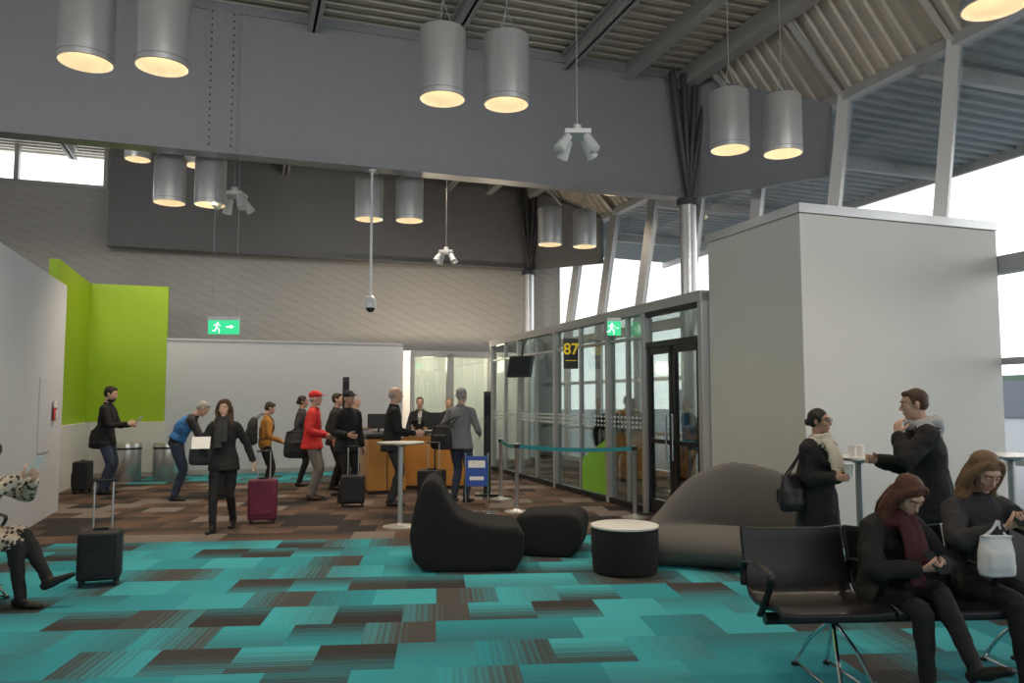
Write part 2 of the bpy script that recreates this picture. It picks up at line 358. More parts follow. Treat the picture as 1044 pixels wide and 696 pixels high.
# ---- props
def suitcase(name,loc,rz,w,d,h,m,handle=.4):
    b=MB(); z0=.05
    b.box((0,0,z0+h/2),(w,d,h),m); 
    o=empty(name,(loc[0],loc[1],0),rz); b.obj('shell',o,bevel=.03,seg=3,smooth=True)
    b=MB()
    for k in(-.3,-.1,.1,.3): b.box((k*w,-d/2-.004,z0+h*.5),(.02,.012,h*.8),m)
    b.box((0,-d/2-.012,z0+h*.38),(w*.72,.02,h*.45),m); b.box((0,0,z0+h+.01),(w*.35,.03,.02),'black_plastic')
    for x in(-1,1):
        for y in(-1,1):
            b.tube([(x*w*.4-.012,y*d*.32,.025),(x*w*.4+.012,y*d*.32,.025)],.025,'rubber',seg=12,cap=0); b.box((x*w*.4,y*d*.32,.045),(.03,.04,.03),'black_plastic')
    if handle>0:
        for x in(-1,1): b.tube([(x*w*.22,d*.38,z0+h*.95),(x*w*.22,d*.38,z0+h+handle)],.008,'steel',seg=8)
        b.tube([(-w*.24,d*.38,z0+h+handle),(w*.24,d*.38,z0+h+handle)],.014,'black_plastic',seg=8)
    b.obj('trim_parts',o); return o
def bag(name,c,rz,w,d,h,m,top=None,strap=.012):
    """soft bag, c = centre, top = world point straps run to"""
    e=empty(name,tuple(c),rz); b=MB()
    b.tube([(0,0,-h/2),(0,0,-h*.3),(0,0,.1*h),(0,0,h/2)],[(w*.46,d*.42),(w*.5,d*.5),(w*.47,d*.42),(w*.4,d*.16)],m,seg=24,sub=5,cap=.25)
    b.box((0,-d*.47,-.1*h),(w*.6,.02,h*.42),m); b.box((0,-d*.2,h*.5),(w*.8,.012,.012),'steel')
    mobj(remesh(b,'bag_body',.012,2,disp=.012),'bag_body',e)
    if top is not None:
        t=Matrix.Rotation(rad(-rz),3,'Z')@(vv(top)-vv(c)); b=MB()
        for x in(-1,1):
            for y in (-1,1):
                b.tube([(x*w*.3,y*d*.1,h*.45),V((x*w*.16,y*d*.08,h*.5)).lerp(t,.45),t+V((0,y*.01,0))],[(strap,strap*.4)]*3,m,seg=8,sub=4,cap=.2)
        b.obj('straps',e,smooth=True)
    return e
def backpack(name,info,m,drop=.30):
    s=info['s']; e=empty(name); e.matrix_world=info['M']; b=MB()
    z=1.20*s; y=-.22*s
    b.tube([(0,y,z-.24*s),(0,y-.02,z-.1*s),(0,y-.01,z+.1*s),(0,y+.02,z+.22*s)],[(.13*s,.08*s),(.15*s,.10*s),(.145*s,.09*s),(.09*s,.05*s)],m,seg=18,sub=4,cap=.5)
    b.tube([(0,y-.10*s,z-.2*s),(0,y-.10*s,z-.0*s)],[(.10*s,.04*s),(.10*s,.03*s)],m,seg=14,sub=4)
    for x in(-1,1): b.tube([(x*.10*s,y+.03,z+.17*s),(x*.13*s,-.04*s,z+.30*s),(x*.13*s,.12*s,z+.16*s),(x*.14*s,.09*s,z-.08*s),(x*.13*s,-.14*s,z-.18*s)],[(.025*s,.01*s)]*5,m,seg=8,sub=5)
    mobj(remesh(b,'pack_body',.012,2,disp=.01),'pack_body',e)
def sheet(name,c,w,h,rot,m='paper'):
    b=MB(); b.box((0,0,0),(w,h,.003),m); o=b.obj(name); o.location=c; o.rotation_euler=[rad(x) for x in rot]; return o
# ------------------------------------------------------------------ building frame  (a: along the gate wall, b: towards the facade)
TH=19.; O=V((2.52,9.75,0)); A=V((-math.sin(rad(TH)),math.cos(rad(TH)),0)); B=V((math.cos(rad(TH)),math.sin(rad(TH)),0))
def W(a,b,z=0): return O+A*a+B*b+V((0,0,z))
def abox(m,a0,a1,b0,b1,z0,z1,mt):
    m.box(W((a0+a1)/2,(b0+b1)/2,(z0+z1)/2),(b1-b0,a1-a0,z1-z0),mt,rz=TH)
# floor with carpet material
def carpet():
    m=bpy.data.materials.new('carpet_tiles'); m.use_nodes=True; nt=m.node_tree; L=nt.links; bs=nt.nodes['Principled BSDF']; bs.inputs['Roughness'].default_value=.95; bs.inputs['Specular IOR Level'].default_value=.15
    def mt(op,a,b=None,c=None):
        n=nt.nodes.new('ShaderNodeMath'); n.operation=op
        for i,x in enumerate((a,b,c)):
            if x is None: continue
            if isinstance(x,(int,float)): n.inputs[i].default_value=x
            else: L.new(x,n.inputs[i])
        return n.outputs[0]
    def mix(f,a,b):
        n=nt.nodes.new('ShaderNodeMix'); n.data_type='RGBA'
        if isinstance(f,(int,float)): n.inputs[0].default_value=f
        else: L.new(f,n.inputs[0])
        for k,x in((6,a),(7,b)):
            if isinstance(x,tuple): n.inputs[k].default_value=x+(1,)
            else: L.new(x,n.inputs[k])
        return n.outputs[2]
    geo=nt.nodes.new('ShaderNodeNewGeometry'); mp=nt.nodes.new('ShaderNodeMapping'); mp.vector_type='TEXTURE'
    mp.inputs['Rotation'].default_value=(0,0,rad(5.4)); L.new(geo.outputs['Position'],mp.inputs['Vector'])
    sp=nt.nodes.new('ShaderNodeSeparateXYZ'); L.new(mp.outputs[0],sp.inputs[0]); x,y=sp.outputs[0],sp.outputs[1]
    TS=.5
    u=mt('DIVIDE',mt('ADD',x,50.),TS); v=mt('DIVIDE',mt('ADD',mt('SUBTRACT',y,9.37),50.),TS)
    def rnd(cu,cv,k):
        cb=nt.nodes.new('ShaderNodeCombineXYZ'); L.new(cu,cb.inputs[0]); L.new(cv,cb.inputs[1]); cb.inputs[2].default_value=k
        w=nt.nodes.new('ShaderNodeTexWhiteNoise'); L.new(cb.outputs[0],w.inputs[0]); return w.outputs['Value']
    row=mt('FLOOR',v); off=mt('MULTIPLY',mt('MODULO',row,2.),.5)
    uu=mt('ADD',u,off); cu=mt('FLOOR',uu); fu=mt('FRACT',uu); fv=mt('FRACT',v)
    r1=rnd(cu,row,1.); r2=rnd(cu,row,2.); r3=rnd(cu,row,3.); r4=rnd(cu,row,4.)
    turn=mt('GREATER_THAN',r4,.55)
    base=mt('ADD',mt('MULTIPLY',fu,turn),mt('MULTIPLY',fv,mt('SUBTRACT',1.,turn)))
    flip=mt('GREATER_THAN',r2,.5)
    g=mt('ABSOLUTE',mt('SUBTRACT',base,flip))
    st=mt('DIVIDE',mt('FLOOR',mt('MULTIPLY',g,4.99)),4.)
    fine=mt('MULTIPLY',mt('SINE',mt('MULTIPLY',base,70.)),.16)
    gg=mt('MINIMUM',mt('MAXIMUM',mt('ADD',st,fine),0.),1.)
    c1=mt('MULTIPLY',mt('GREATER_THAN',r1,.22),.34); c2=mt('MULTIPLY',mt('GREATER_THAN',r1,.46),.50); c3=mt('MULTIPLY',mt('GREATER_THAN',r1,.74),.50)
    dk=mt('ADD',mt('MULTIPLY',gg,mt('ADD',mt('ADD',c1,c2),.08)),c3)
    dk=mt('MINIMUM',mt('MAXIMUM',dk,0.),1.)
    teal=mix(r3,(.030,.26,.325),(.065,.42,.50))
    dark=mix(r4,(.038,.035,.037),(.085,.085,.084))
    tcol=mix(dk,teal,dark)
    b1=mix(mt('ADD',mt('MULTIPLY',gg,.8),mt('MULTIPLY',r1,.2)),(.155,.098,.075),(.05,.042,.040))
    b2=mix(mt('GREATER_THAN',r3,.72),b1,(.20,.17,.155)); b3=mix(mt('GREATER_THAN',r2,.8),b2,(.035,.032,.034))
    z=mt('LESS_THAN',y,9.37)
    far=mt('MULTIPLY',mt('MULTIPLY',mt('GREATER_THAN',y,15.87),mt('LESS_THAN',y,18.9)),mt('MULTIPLY',mt('GREATER_THAN',x,-6.),mt('LESS_THAN',x,-1.)))
    z=mt('MAXIMUM',z,far)
    col=mix(z,b3,tcol)
    nz=nt.nodes.new('ShaderNodeTexNoise'); nz.inputs['Scale'].default_value=350; L.new(geo.outputs['Position'],nz.inputs['Vector'])
    L.new(col,bs.inputs['Base Color'])
    bp=nt.nodes.new('ShaderNodeBump'); bp.inputs['Strength'].default_value=.5; bp.inputs['Distance'].default_value=.004; L.new(nz.outputs['Fac'],bp.inputs['Height']); L.new(bp.outputs[0],bs.inputs['Normal'])
    MATS['carpet']=m
carpet()
def boards():
    m=C('boards',(.36,.36,.35),.55); nt=m.node_tree; b=nt.nodes['Principled BSDF']; L=nt.links
    g=nt.nodes.new('ShaderNodeTexCoord'); mp=nt.nodes.new('ShaderNodeMapping'); mp.inputs['Rotation'].default_value=(0,rad(-24),0)
    w=nt.nodes.new('ShaderNodeTexWave'); w.bands_direction='Z'; w.inputs['Scale'].default_value=1.5; w.inputs['Distortion'].default_value=.0
    L.new(g.outputs['Object'],mp.inputs[0]); L.new(mp.outputs[0],w.inputs[0])
    n=nt.nodes.new('ShaderNodeTexNoise'); n.inputs['Scale'].default_value=3; mp2=nt.nodes.new('ShaderNodeMapping'); mp2.inputs['Rotation'].default_value=(0,rad(-24),0); mp2.inputs['Scale'].default_value=(.3,1,6); L.new(g.outputs['Object'],mp2.inputs[0]); L.new(mp2.outputs[0],n.inputs[0])
    r=nt.nodes.new('ShaderNodeValToRGB'); e=r.color_ramp.elements; e[0].position=.0; e[0].color=(.40,.385,.365,1); e[1].position=.10; e[1].color=(.475,.46,.435,1); L.new(w.outputs['Fac'],r.inputs[0])
    mx=nt.nodes.new('ShaderNodeMix'); mx.data_type='RGBA'; mx.blend_type='MULTIPLY'; mx.inputs[0].default_value=.18; L.new(r.outputs[0],mx.inputs[6]); L.new(n.outputs['Fac'],mx.inputs[7]); L.new(mx.outputs[2],b.inputs['Base Color'])
boards()
m=MB(); m.quad([W(-17,-23),W(-17,3),W(14,3),W(14,-23)],'carpet'); m.obj('floor')
m=MB(); m.quad([W(-60,3,-.25),W(-60,160,-.25),W(140,160,-.25),W(140,3,-.25)],'apron'); m.obj('apron_ground')
# ceiling: corrugated deck
def deckobj(name,a0,a1,prof,mt,pitch=.25,dep=.06):
    m=MB(); xs=[]; a=a0
    while a<a1:
        xs+=[(a,0),(a+pitch*.4,0),(a+pitch*.5,dep),(a+pitch*.9,dep)]; a+=pitch
    k=len(prof); vs=[]
    for (aa,dz) in xs:
        for (b,z) in prof: vs.append(W(aa,b,z+dz))
    fs=[(i*k+j,(i+1)*k+j,(i+1)*k+j+1,i*k+j+1) for i in range(len(xs)-1) for j in range(k-1)]
    m.add(vs,fs,mt); return m.obj(name)
deckobj('ceiling',-17,14,[(-23,7.8),(2.36,7.8),(3.45,6.45)],'deck')
deckobj('exterior_canopy',-17,16,[(3.5,6.55),(8.6,6.45)],'canopy',pitch=.3)
m=MB()
for b in(-20,-17.4,-14.8,-12.2,-9.6,-7,-4.6,-2.4,-.2):
    abox(m,-17,13,b-.09,b+.09,7.74,7.78,'purlin'); abox(m,-17,13,b-.09,b+.09,7.5,7.53,'purlin'); abox(m,-17,13,b-.02,b+.02,7.5,7.78,'purlin')
abox(m,-17,13,2.1,2.35,7.45,7.78,'purlin'); abox(m,-17,13,.98,1.0,7.5,7.78,'purlin'); abox(m,-17,13,.9,1.1,7.48,7.5,'purlin')
m.obj('ceiling_joist')
m=MB()
for a in [i*2.04-.63-8*2.04 for i in range(16)]:
    if a>12.5: break
    m.tube([W(a,2.3,7.6),W(a,3.4,6.42)],[(.05,.09)]*2,'rail_light',seg=4,cap=0)
m.obj('roof_rafter')
m=MB(); abox(m,-17,16,8.5,8.6,6.3,6.55,'rail_light')
for a in range(-16,16,4): abox(m,a-.06,a+.06,3.5,8.5,6.22,6.44,'rail_light')
m.obj('canopy_edge_beam')
# bulkhead fascias
def bulkhead(name,a,b0,mt):
    m=MB(); abox(m,a-.06,a+.06,b0,2.36,5.38,7.78,mt); abox(m,a-.16,a+.16,b0,2.36,5.36,5.40,mt); abox(m,a-.09,a+.09,b0,2.3,7.62,7.66,mt)
    ex=W(a-2.6,3.36); s0=W(a,2.36)
    v=[s0+V((0,0,5.38)),ex+V((0,0,5.2)),ex+V((0,0,6.42)),s0+V((0,0,7.78))]
    m.add([p-B*.05 for p in v]+[p+B*.05 for p in v],[(0,1,2,3),(7,6,5,4),(0,4,5,1),(1,5,6,2),(2,6,7,3),(3,7,4,0)],mt)
    if a<5:
        abox(m,a-.085,a-.06,-6.2,-5.72,5.4,7.7,mt)
        for zz in [5.5+.11*i for i in range(20)]:
            for bb in(-6.12,-5.8): 
                p=W(a-.085,bb,zz); m.tube([p,p-A*.02],.014,'bulkdark',seg=8,cap=0)
    return m.obj(name)
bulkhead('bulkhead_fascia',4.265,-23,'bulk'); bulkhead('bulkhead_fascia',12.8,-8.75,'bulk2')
# columns with V struts
for a in(4.1,12.65):
    m=MB(); c=W(a,2.2); m.cyl((c.x,c.y),.15,0,5.3,'steel',32); m.cyl((c.x,c.y),.2,5.2,5.32,'bulkdark',32); m.cyl((c.x,c.y),.2,0,.04,'steel',32)
    for d in(-.38,.38,-.13,.13):
        q=W(a-.12-abs(d)*.1,2.2+d,7.6); m.tube([V((c.x,c.y,5.3))-A*.05,q],[.05,.07],'bulkdark',seg=10)
    m.obj('column',smooth=True)
# upper back wall and shell
m=MB(); abox(m,13.2,13.4,-23,-17.2,0,7.85,'boards'); abox(m,13.2,13.4,-17.2,-8.9,0,6.9,'boards'); abox(m,13.2,13.4,-8.9,3.4,0,7.85,'boards'); 
o=m.obj('wall_back'); Mi=Matrix.Rotation(rad(TH),4,'Z'); o.data.transform(Mi.inverted()); o.rotation_euler=(0,0,rad(TH))
m=MB()
for b in(-17.2,-15.1,-13.0,-10.9,-8.95): abox(m,13.15,13.35,b,b+.1,6.9,7.85,'frame')
abox(m,13.15,13.35,-17.2,-8.9,6.85,6.95,'frame'); abox(m,13.28,13.29,-17.2,-8.9,6.9,7.8,'glass_out'); m.obj('window_clerestory')
m=MB(); abox(m,-17,13.4,-23.2,-23,0,4.6,'grey_wall'); m.obj('wall_left')
m=MB()
for a in range(-17,14,2): abox(m,a,a+.1,-23.15,-23.05,4.6,7.8,'frame')
m.obj('window_left')
m=MB(); abox(m,-17.2,-17,-23,3,0,4.4,'grey_wall'); abox(m,-17.2,-17,-23,-16,4.4,7.85,'grey_wall'); m.obj('wall_front')
m=MB(); 
for b in range(-16,4,2): abox(m,-17.15,-17.05,b,b+.1,4.4,7.8,'frame')
m.obj('window_front')
# facade
m=MB()
bays=[-.63+2.04*i for i in range(-8,7)]
for a in bays:
    p0=W(a,2.95,0); p1=W(a,2.95,3.3); p2=W(a,3.45,6.45)
    m.tube([p0,p1],[(.07,.11)]*2,'frame',side=A,seg=4,cap=0); m.tube([p1-V((0,0,.1)),p2],[(.09,.14)]*2,'rail_light',side=A,seg=4,cap=0)
for z0,z1,b0,b1 in((0,.12,2.88,3.02),(.85,.92,2.9,3.0),(2.02,2.10,2.9,3.0),(3.1,3.3,2.85,3.05),(6.35,6.5,3.35,3.55)): abox(m,-17,13.4,b0,b1,z0,z1,'frame')
m.quad([W(-17,2.97,.05),W(13.4,2.97,.05),W(13.4,2.97,3.2),W(-17,2.97,3.2)],'glass_out'); m.quad([W(-17,2.97,3.2),W(13.4,2.97,3.2),W(13.4,3.46,6.4),W(-17,3.46,6.4)],'glass_out'); m.obj('window_facade')
# exterior things
m=MB(); abox(m,20,120,70,80,-.2,3.6,'faraway'); abox(m,-40,10,60,75,-.2,4.2,'faraway'); abox(m,-60,140,150,155,-.2,7,'far_green'); m.obj('terminal_building')
# white box kiosk
m=MB(); abox(m,-1.6,.15,.03,2.84,0,3.6,'box_wall'); m.obj('wall_box',bevel=.008)
m=MB(); abox(m,-1.63,.18,0.0,2.84,3.6,3.70,'steel'); m.obj('trim_box_cap')
m=MB(); abox(m,-1.615,-1.6,.02,2.84,0,.12,'frame'); abox(m,-1.6,.15,.015,.03,0,.12,'frame'); m.obj('baseboard_box')
# gate glass wall
posts=[.22,1.72,2.93,5.16,7.2,9.1]
e=empty('gate_glass_wall'); m=MB()
for i,a in enumerate(posts): abox(m,a-.05,a+.05,-.07,.07,0,2.98,'frame')
abox(m,.17,9.15,-.08,.08,2.86,3.0,'frame'); abox(m,1.77,9.15,-.06,.06,0,.09,'darkframe'); abox(m,1.77,9.05,-.03,.03,2.5,2.55,'frame')
for a in(4.05,6.2,8.15,2.3): abox(m,a-.02,a+.02,-.04,.04,.09,2.86,'frame')
m.obj('mullions',e,bevel=.006)
m=MB(); abox(m,1.77,9.05,-.006,.006,.09,2.86,'glass_in'); m.obj('glass',e)
m=MB()
a=1.8
while a<9.05:
    for z in(1.20,1.27,1.34): m.box(W(a,-.012,z),(.004,.05,.035),'dotwhite',rz=TH)
    a+=.12
m.obj('frost_dots',e)
m=MB(); m.add([W(3.0,-.02,.1),W(4.0,-.02,.1),W(4.0,-.02,.62),W(3.0,-.02,1.0)],[(0,1,2,3)],'greenglass'); m.obj('green_film',e)
# door
e=empty('door_gate'); m=MB()
for a0,a1 in((.3,.97),(1.0,1.65)):
    for x0,x1,z0,z1 in((a0,a0+.07,.02,2.35),(a1-.07,a1,.02,2.35),(a0,a1,.02,.22),(a0,a1,2.25,2.35),(a0,a1,1.0,1.06)): abox(m,x0,x1,-.03,.03,z0,z1,'darkframe')
abox(m,.28,1.66,-.05,.05,2.35,2.43,'darkframe'); abox(m,.28,1.66,-.05,.05,2.8,2.85,'darkframe')
m.tube([W(.9,-.08,.8),W(.9,-.08,1.4)],.014,'chrome',seg=8); m.tube([W(1.07,-.08,.8),W(1.07,-.08,1.4)],.014,'chrome',seg=8)
m.obj('leaf_frames',e); m=MB(); abox(m,.3,1.65,-.004,.004,.1,2.8,'glass_in'); m.obj('glass',e)
# booth at the end
e=empty('glass_booth'); m=MB()
for b in(-1.85,-1.0,-.92,0): abox(m,9.35,9.45,b-.04,b+.04,0,2.7,'frame')
abox(m,9.35,9.45,-1.88,.05,2.60,2.74,'frame'); abox(m,9.35,9.45,-1.88,.05,0,.08,'darkframe')
m.tube([W(9.32,-1.08,.9),W(9.32,-1.08,1.3)],.014,'chrome',seg=8)
m.obj('frames',e); m=MB(); abox(m,9.39,9.4,-1.85,0,.08,2.65,'glass_in'); m.obj('glass',e)
m=MB(); abox(m,11.9,12.0,-2.2,1.9,0,2.9,'white_wall'); m.obj('wall_booth')
# partition, green niche
m=MB(); abox(m,10,10.12,-7.12,-1.95,0,2.9,'grey_wall'); m.obj('wall_partition'); m=MB(); abox(m,9.97,10.14,-7.14,-1.95,2.9,2.94,'rail_light'); m.obj('trim_partition')
m=MB(); abox(m,9.97,10.2,-8.6,-7.1,1.15,4.05,'green'); abox(m,6.9,10.2,-8.75,-8.6,1.15,4.05,'green'); m.obj('wall_green')
m=MB(); abox(m,9.9,10.1,-8.6,-7.05,0,1.15,'white_wall'); abox(m,6.9,10,-8.78,-8.5,0,1.15,'white_wall'); m.obj('wall_dado')
m=MB(); abox(m,9.88,9.9,-8.5,-7.05,0,.1,'frame'); abox(m,9.98,10,-7.1,-1.98,0,.1,'frame'); m.obj('baseboard_back')
m=MB(); abox(m,-9,4.74,-12,-8.05,0,3.3,'grey_wall'); m.obj('wall_left_box'); 
m=MB(); abox(m,3.3,3.95,-8.05,-8.035,.9,1.9,'grey_wall'); m.obj('wall_cabinet_door',bevel=.004)
e=empty('fire_equipment_sign'); m=MB(); abox(m,4.07,4.23,-8.03,-8.015,1.32,1.5,'red'); abox(m,4.07,4.23,-8.03,-8.014,1.5,1.60,'paper')
m.obj('plate',e); m=MB()
p=W(4.15,-8.01,1.40); m.tube([p+V((0,0,-.05)),p+V((0,0,.03))],[.018,.015],'paper',seg=10); m.tube([p+V((0,0,.04)),p+V((0,0,.06))+A*.03,p+V((0,0,.0))+A*.045],.005,'paper',seg=6); m.obj('pictogram',e)
# ------------------------------------------------------------------ pendants
def pendant(x,y,z=4.7,r=.24,h=.72,zt=7.8,name='pendant_lamp',power=175):
    e=empty(name,(x,y,0)); m=MB()
    m.rev((0,0,0),[(r-.012,z),(r,z+.004),(r,z+h),(r*.97,z+h+.012),(.02,z+h+.015),(.001,z+h+.015)],'lampshell')
    m.rev((0,0,0),[(r-.012,z),(r-.022,z+.02),(r-.05,z+.16)],'lampin'); m.rev((0,0,0),[(r-.05,z+.16),(.09,z+.20)],'lampglow'); m.rev((0,0,0),[(.09,z+.20),(.05,z+.17),(.001,z+.165)],'bulb')
    m.rev((0,0,0),[(r+.002,z+.05),(r+.004,z+.052),(r+.004,z+.056),(r+.002,z+.058)],'cable')
    m.obj('shade',e,smooth=True); m=MB()
    for k in(0,2,4): m.tube([(.12*math.cos(k),.12*math.sin(k),z+h),(0,0,z+h+.35)],.004,'cable',seg=6)
    m.tube([(0,0,z+h+.35),(0,0,zt)],.006,'cable',seg=6); m.obj('suspension',e)
    l=bpy.data.lights.new('bulb','SPOT'); l.energy=power; l.color=(1,.82,.60); l.spot_size=rad(120); l.spot_blend=.8; l.shadow_soft_size=.12
    o=bpy.data.objects.new('bulb',l); COL.objects.link(o); o.parent=e; o.location=(0,0,z+.13)
L=[(-3.93,7.02),(-3.27,7.12),(-.72,7.9),(-.06,8.05),(2.71,9.55),(3.42,9.7),(-5.4,12.17),(-4.81,12.3),(-2.46,13.3),(-1.78,13.4),(.76,15.5),(1.47,15.7),(3.82,6.0)]
for x,y in L: pendant(x,y)
for x,y in((-7.3,15),(-6.3,15.4),(-2.1,15.9),(-1.2,16.2),(2.3,17.5)): pendant(x,y,z=6.28,h=.7)
for x,y in((-7.2,3.5),(-6.5,3.7),(-3.5,2.4),(-.2,3.6),(.5,3.8),(-9,9),(-1,-2)): pendant(x,y,power=80)
# spot clusters
def cluster(x,y,z,s=1.,zt=7.8):
    e=empty('spotlight_cluster',(x,y,0)); m=MB()
    m.tube([(0,0,z+.12*s),(0,0,zt)],.005,'cable',seg=6); m.box((0,0,z+.09*s),(.3*s,.3*s,.05*s),'white_metal'); m.cyl((0,0),.05*s,z+.1*s,z+.2*s,'white_metal',16)
    for k,(dx,dy,tx) in enumerate(((-.12,-.08,-.5),(.11,-.09,.35),(.1,.1,.5),(-.1,.1,-.3))):
        p=V((dx*s,dy*s,z+.03*s)); d=V((tx,-.35 if dy<0 else .35,-.8)).normalized()
        m.tube([p-d*.02,p+d*.10*s,p+d*.2*s],[.05*s,.058*s,.068*s],'white_metal',seg=16,cap=.2); m.tube([p+d*.2*s,p+d*.205*s],.055*s,'screen',seg=16,cap=.1)
        m.tube([p+V((0,0,.06*s)),p],.015*s,'white_metal',seg=8)
    m.obj('fixture',e,smooth=True)
cluster(.76,8.95,4.6); cluster(-4.5,12.5,4.82,1.1); cluster(-1.4,16.5,4.66,.95)
# dome camera
m=MB(); m.tube([(0,0,3.2),(0,0,5.36)],.022,'white_metal',seg=12,cap=0); m.rev((0,0,0),[(.001,3.3),(.05,3.28),(.085,3.22),(.095,3.12),(.09,3.08)],'white_metal'); m.ell((0,0,3.09),(.075,.075,.08),'screen',n=18); m.rev((0,0,0),[(.001,5.36),(.06,5.35),(.06,5.32),(.02,5.3)],'white_metal')
m.obj('dome_camera',smooth=True,loc=(-2.28,12.55,0))
# ------------------------------------------------------------------ signs
def running_man(m,c,s,ux,mt,off):
    u=vv(ux); z=V((0,0,1)); n=off
    def q(pts): m.add([c+u*x*s+z*y*s+n for x,y in pts],[tuple(range(len(pts)))],mt)
    q([(.03+.045*math.cos(a),.33+.045*math.sin(a)) for a in [k*math.pi/5 for k in range(10)]])
    q([(-.06,.27),(.05,.28),(.03,.08),(-.07,.06)]); q([(.03,.26),(.06,.28),(.18,.17),(.15,.14)]); q([(-.06,.27),(-.04,.23),(-.18,.17),(-.19,.21)])
    q([(-.02,.09),(.04,.09),(.14,-.03),(.10,-.08)]); q([(.10,-.02),(.14,-.04),(.12,-.22),(.08,-.22)]); q([(-.07,.09),(-.01,.07),(-.08,-.10),(-.13,-.08)]); q([(-.10,-.05),(-.10,-.11),(-.26,-.11),(-.26,-.07)])
def exit_sign(c,w,h,rz,zt,name='exit_sign'):
    e=empty(name,(c[0],c[1],0),rz); z=c[2]; m=MB()
    m.box((0,0,z),(w,.05,h),'exit_green'); m.box((0,0,z+h/2+.02),(w*1.04,.06,.05),'white_metal')
    for x in(-w*.4,w*.4): m.tube([(x,0,z+h/2),(x*.98,0,zt)],.004,'cable',seg=6)
    m.obj('lightbox',e); m=MB()
    running_man(m,V((-w*.2,-.027,z-.03)),h*1.35,(1,0,0),'exit_white',V((0,0,0)))
    for pts in ([(.10,.03),(.26,.03),(.26,-.03),(.10,-.03)],[(.24,.09),(.36,0),(.24,-.09)]): m.add([V((x*w,-.028,z+y*w*.8)) for x,y in pts],[tuple(range(len(pts)))],'exit_white')
    m.obj('pictogram',e)
exit_sign((-4.02,10.9,2.62),.42,.2,0,7.8)
exit_sign((1.56,11.95,2.70),.20,.22,0,2.98)
e=empty('gate_number_sign',tuple(W(4.0,-.22,0)),8); m=MB(); m.box((0,0,2.4),(.25,.05,.52),'sign_black'); m.box((.17,0,2.55),(.12,.03,.03),'frame'); m.obj('board',e)
t=bpy.data.curves.new('number','FONT'); t.body='87'; t.size=.27; t.align_x='CENTER'; t.align_y='CENTER'; t.extrude=.003; t.offset=.004; to=bpy.data.objects.new('number',t); COL.objects.link(to); to.parent=e; to.location=(0,-.03,2.47); to.rotation_euler=(rad(90),0,0); t.materials.append(MATS['yellow'])
m=MB(); m.box((0,-.03,2.28),(.19,.004,.012),'yellow'); m.obj('line',e)
# tv
p=W(6.3,-.32); e=empty('flight_monitor',(p.x,p.y,0),-38); m=MB(); R=Matrix.Rotation(rad(-14),3,'X')
m.box((0,0,2.27),(.56,.09,.42),'black_plastic',R=R); m.box(V((0,0,2.27))+R@V((0,-.047,0)),(.51,.005,.36),'screen',R=R); m.tube([(0,.05,2.4),(0,.1,2.7),(.0,.22,2.84)],.02,'black_plastic',seg=8); m.obj('screen_housing',e,bevel=.01)
# ------------------------------------------------------------------ counter area
def desk(x,y,rz,w,d,h):
    e=empty('service_desk',(x,y,0),rz); m=MB(); m.box((0,0,h*.5),(w,d,h-.12),'orange'); m.box((0,0,.05),(w-.06,d-.06,.1),'desk_top'); m.obj('carcass',e,bevel=.01)
    m=MB(); m.box((0,0,h+.0),(w+.08,d+.08,.05),'desk_top'); m.box((0,-d/2-.012,h*.5),(w*.02,.02,h-.14),'desk_top'); m.obj('worktop',e,bevel=.008)
    m=MB(); m.box((0,.05,h+.22),(.42,.03,.27),'black_plastic',rz=180); m.cyl((0,.08),.02,h+.02,h+.15,'black_plastic',12); m.cyl((0,.08),.1,h+.02,h+.035,'black_plastic',20); m.obj('monitor',e)
desk(-2.42,14.4,19,.65,1.7,1.0); desk(-1.42,14.65,4,1.15,.6,1.02)
def totem(x,y,h,w=.16):
    m=MB(); m.box((0,0,.02),(.4,.3,.03),'darkframe'); m.box((0,0,h/2),(w,.05,h),'darkframe'); m.box((0,-.028,h*.86),(w*.8,.004,h*.2),'screen'); m.obj('queue_display',bevel=.006,loc=(x,y,0))
totem(-2.85,13.5,2.0,.11); totem(-.42,13.4,1.75,.12)
# bins
for x,y in((-7.75,15.9),(-7.05,16.2)):
    m=MB(); m.rev((x,y,0),[(.26,.0),(.28,.03),(.28,.70),(.27,.74),(.14,.76),(.12,.72),(.001,.70)],'steel'); m.rev((x,y,0),[(.283,.62),(.286,.63),(.286,.655),(.283,.66)],'darkframe'); m.obj('waste_bin',smooth=True)
# stanchions
PST=[(-.18,12.85),(.07,11.41),(1.68,10.85)]
def stanchion(x,y):
    m=MB(); m.rev((x,y,0),[(.001,0),(.18,0),(.18,.015),(.06,.04),(.03,.06),(.03,.90),(.038,.91),(.038,.98),(.02,.99),(.001,.99)],'steel',24); m.rev((x,y,0),[(.04,.915),(.041,.92),(.041,.965),(.04,.97)],'black_plastic',24); m.obj('queue_stanchion',smooth=True)
for p in PST: stanchion(*p)
def belt(p,q):
    m=MB(); n=12; vs=[]; d=V((q[0]-p[0],q[1]-p[1],0)).normalized()
    for i in range(n+1):
        t=i/n; c=(V((p[0],p[1],0))+d*.045).lerp(V((q[0],q[1],0))-d*.045,t); z=.94-.035*math.sin(math.pi*t)
        vs+=[c+V((0,0,z-.028)),c+V((0,0,z+.028))]
    m.add(vs,[(2*i,2*i+2,2*i+3,2*i+1) for i in range(n)],'belt'); o=m.obj('barrier_belt'); s=o.modifiers.new('t','SOLIDIFY'); s.thickness=.004
belt(PST[0],PST[1]); belt(PST[1],PST[2])
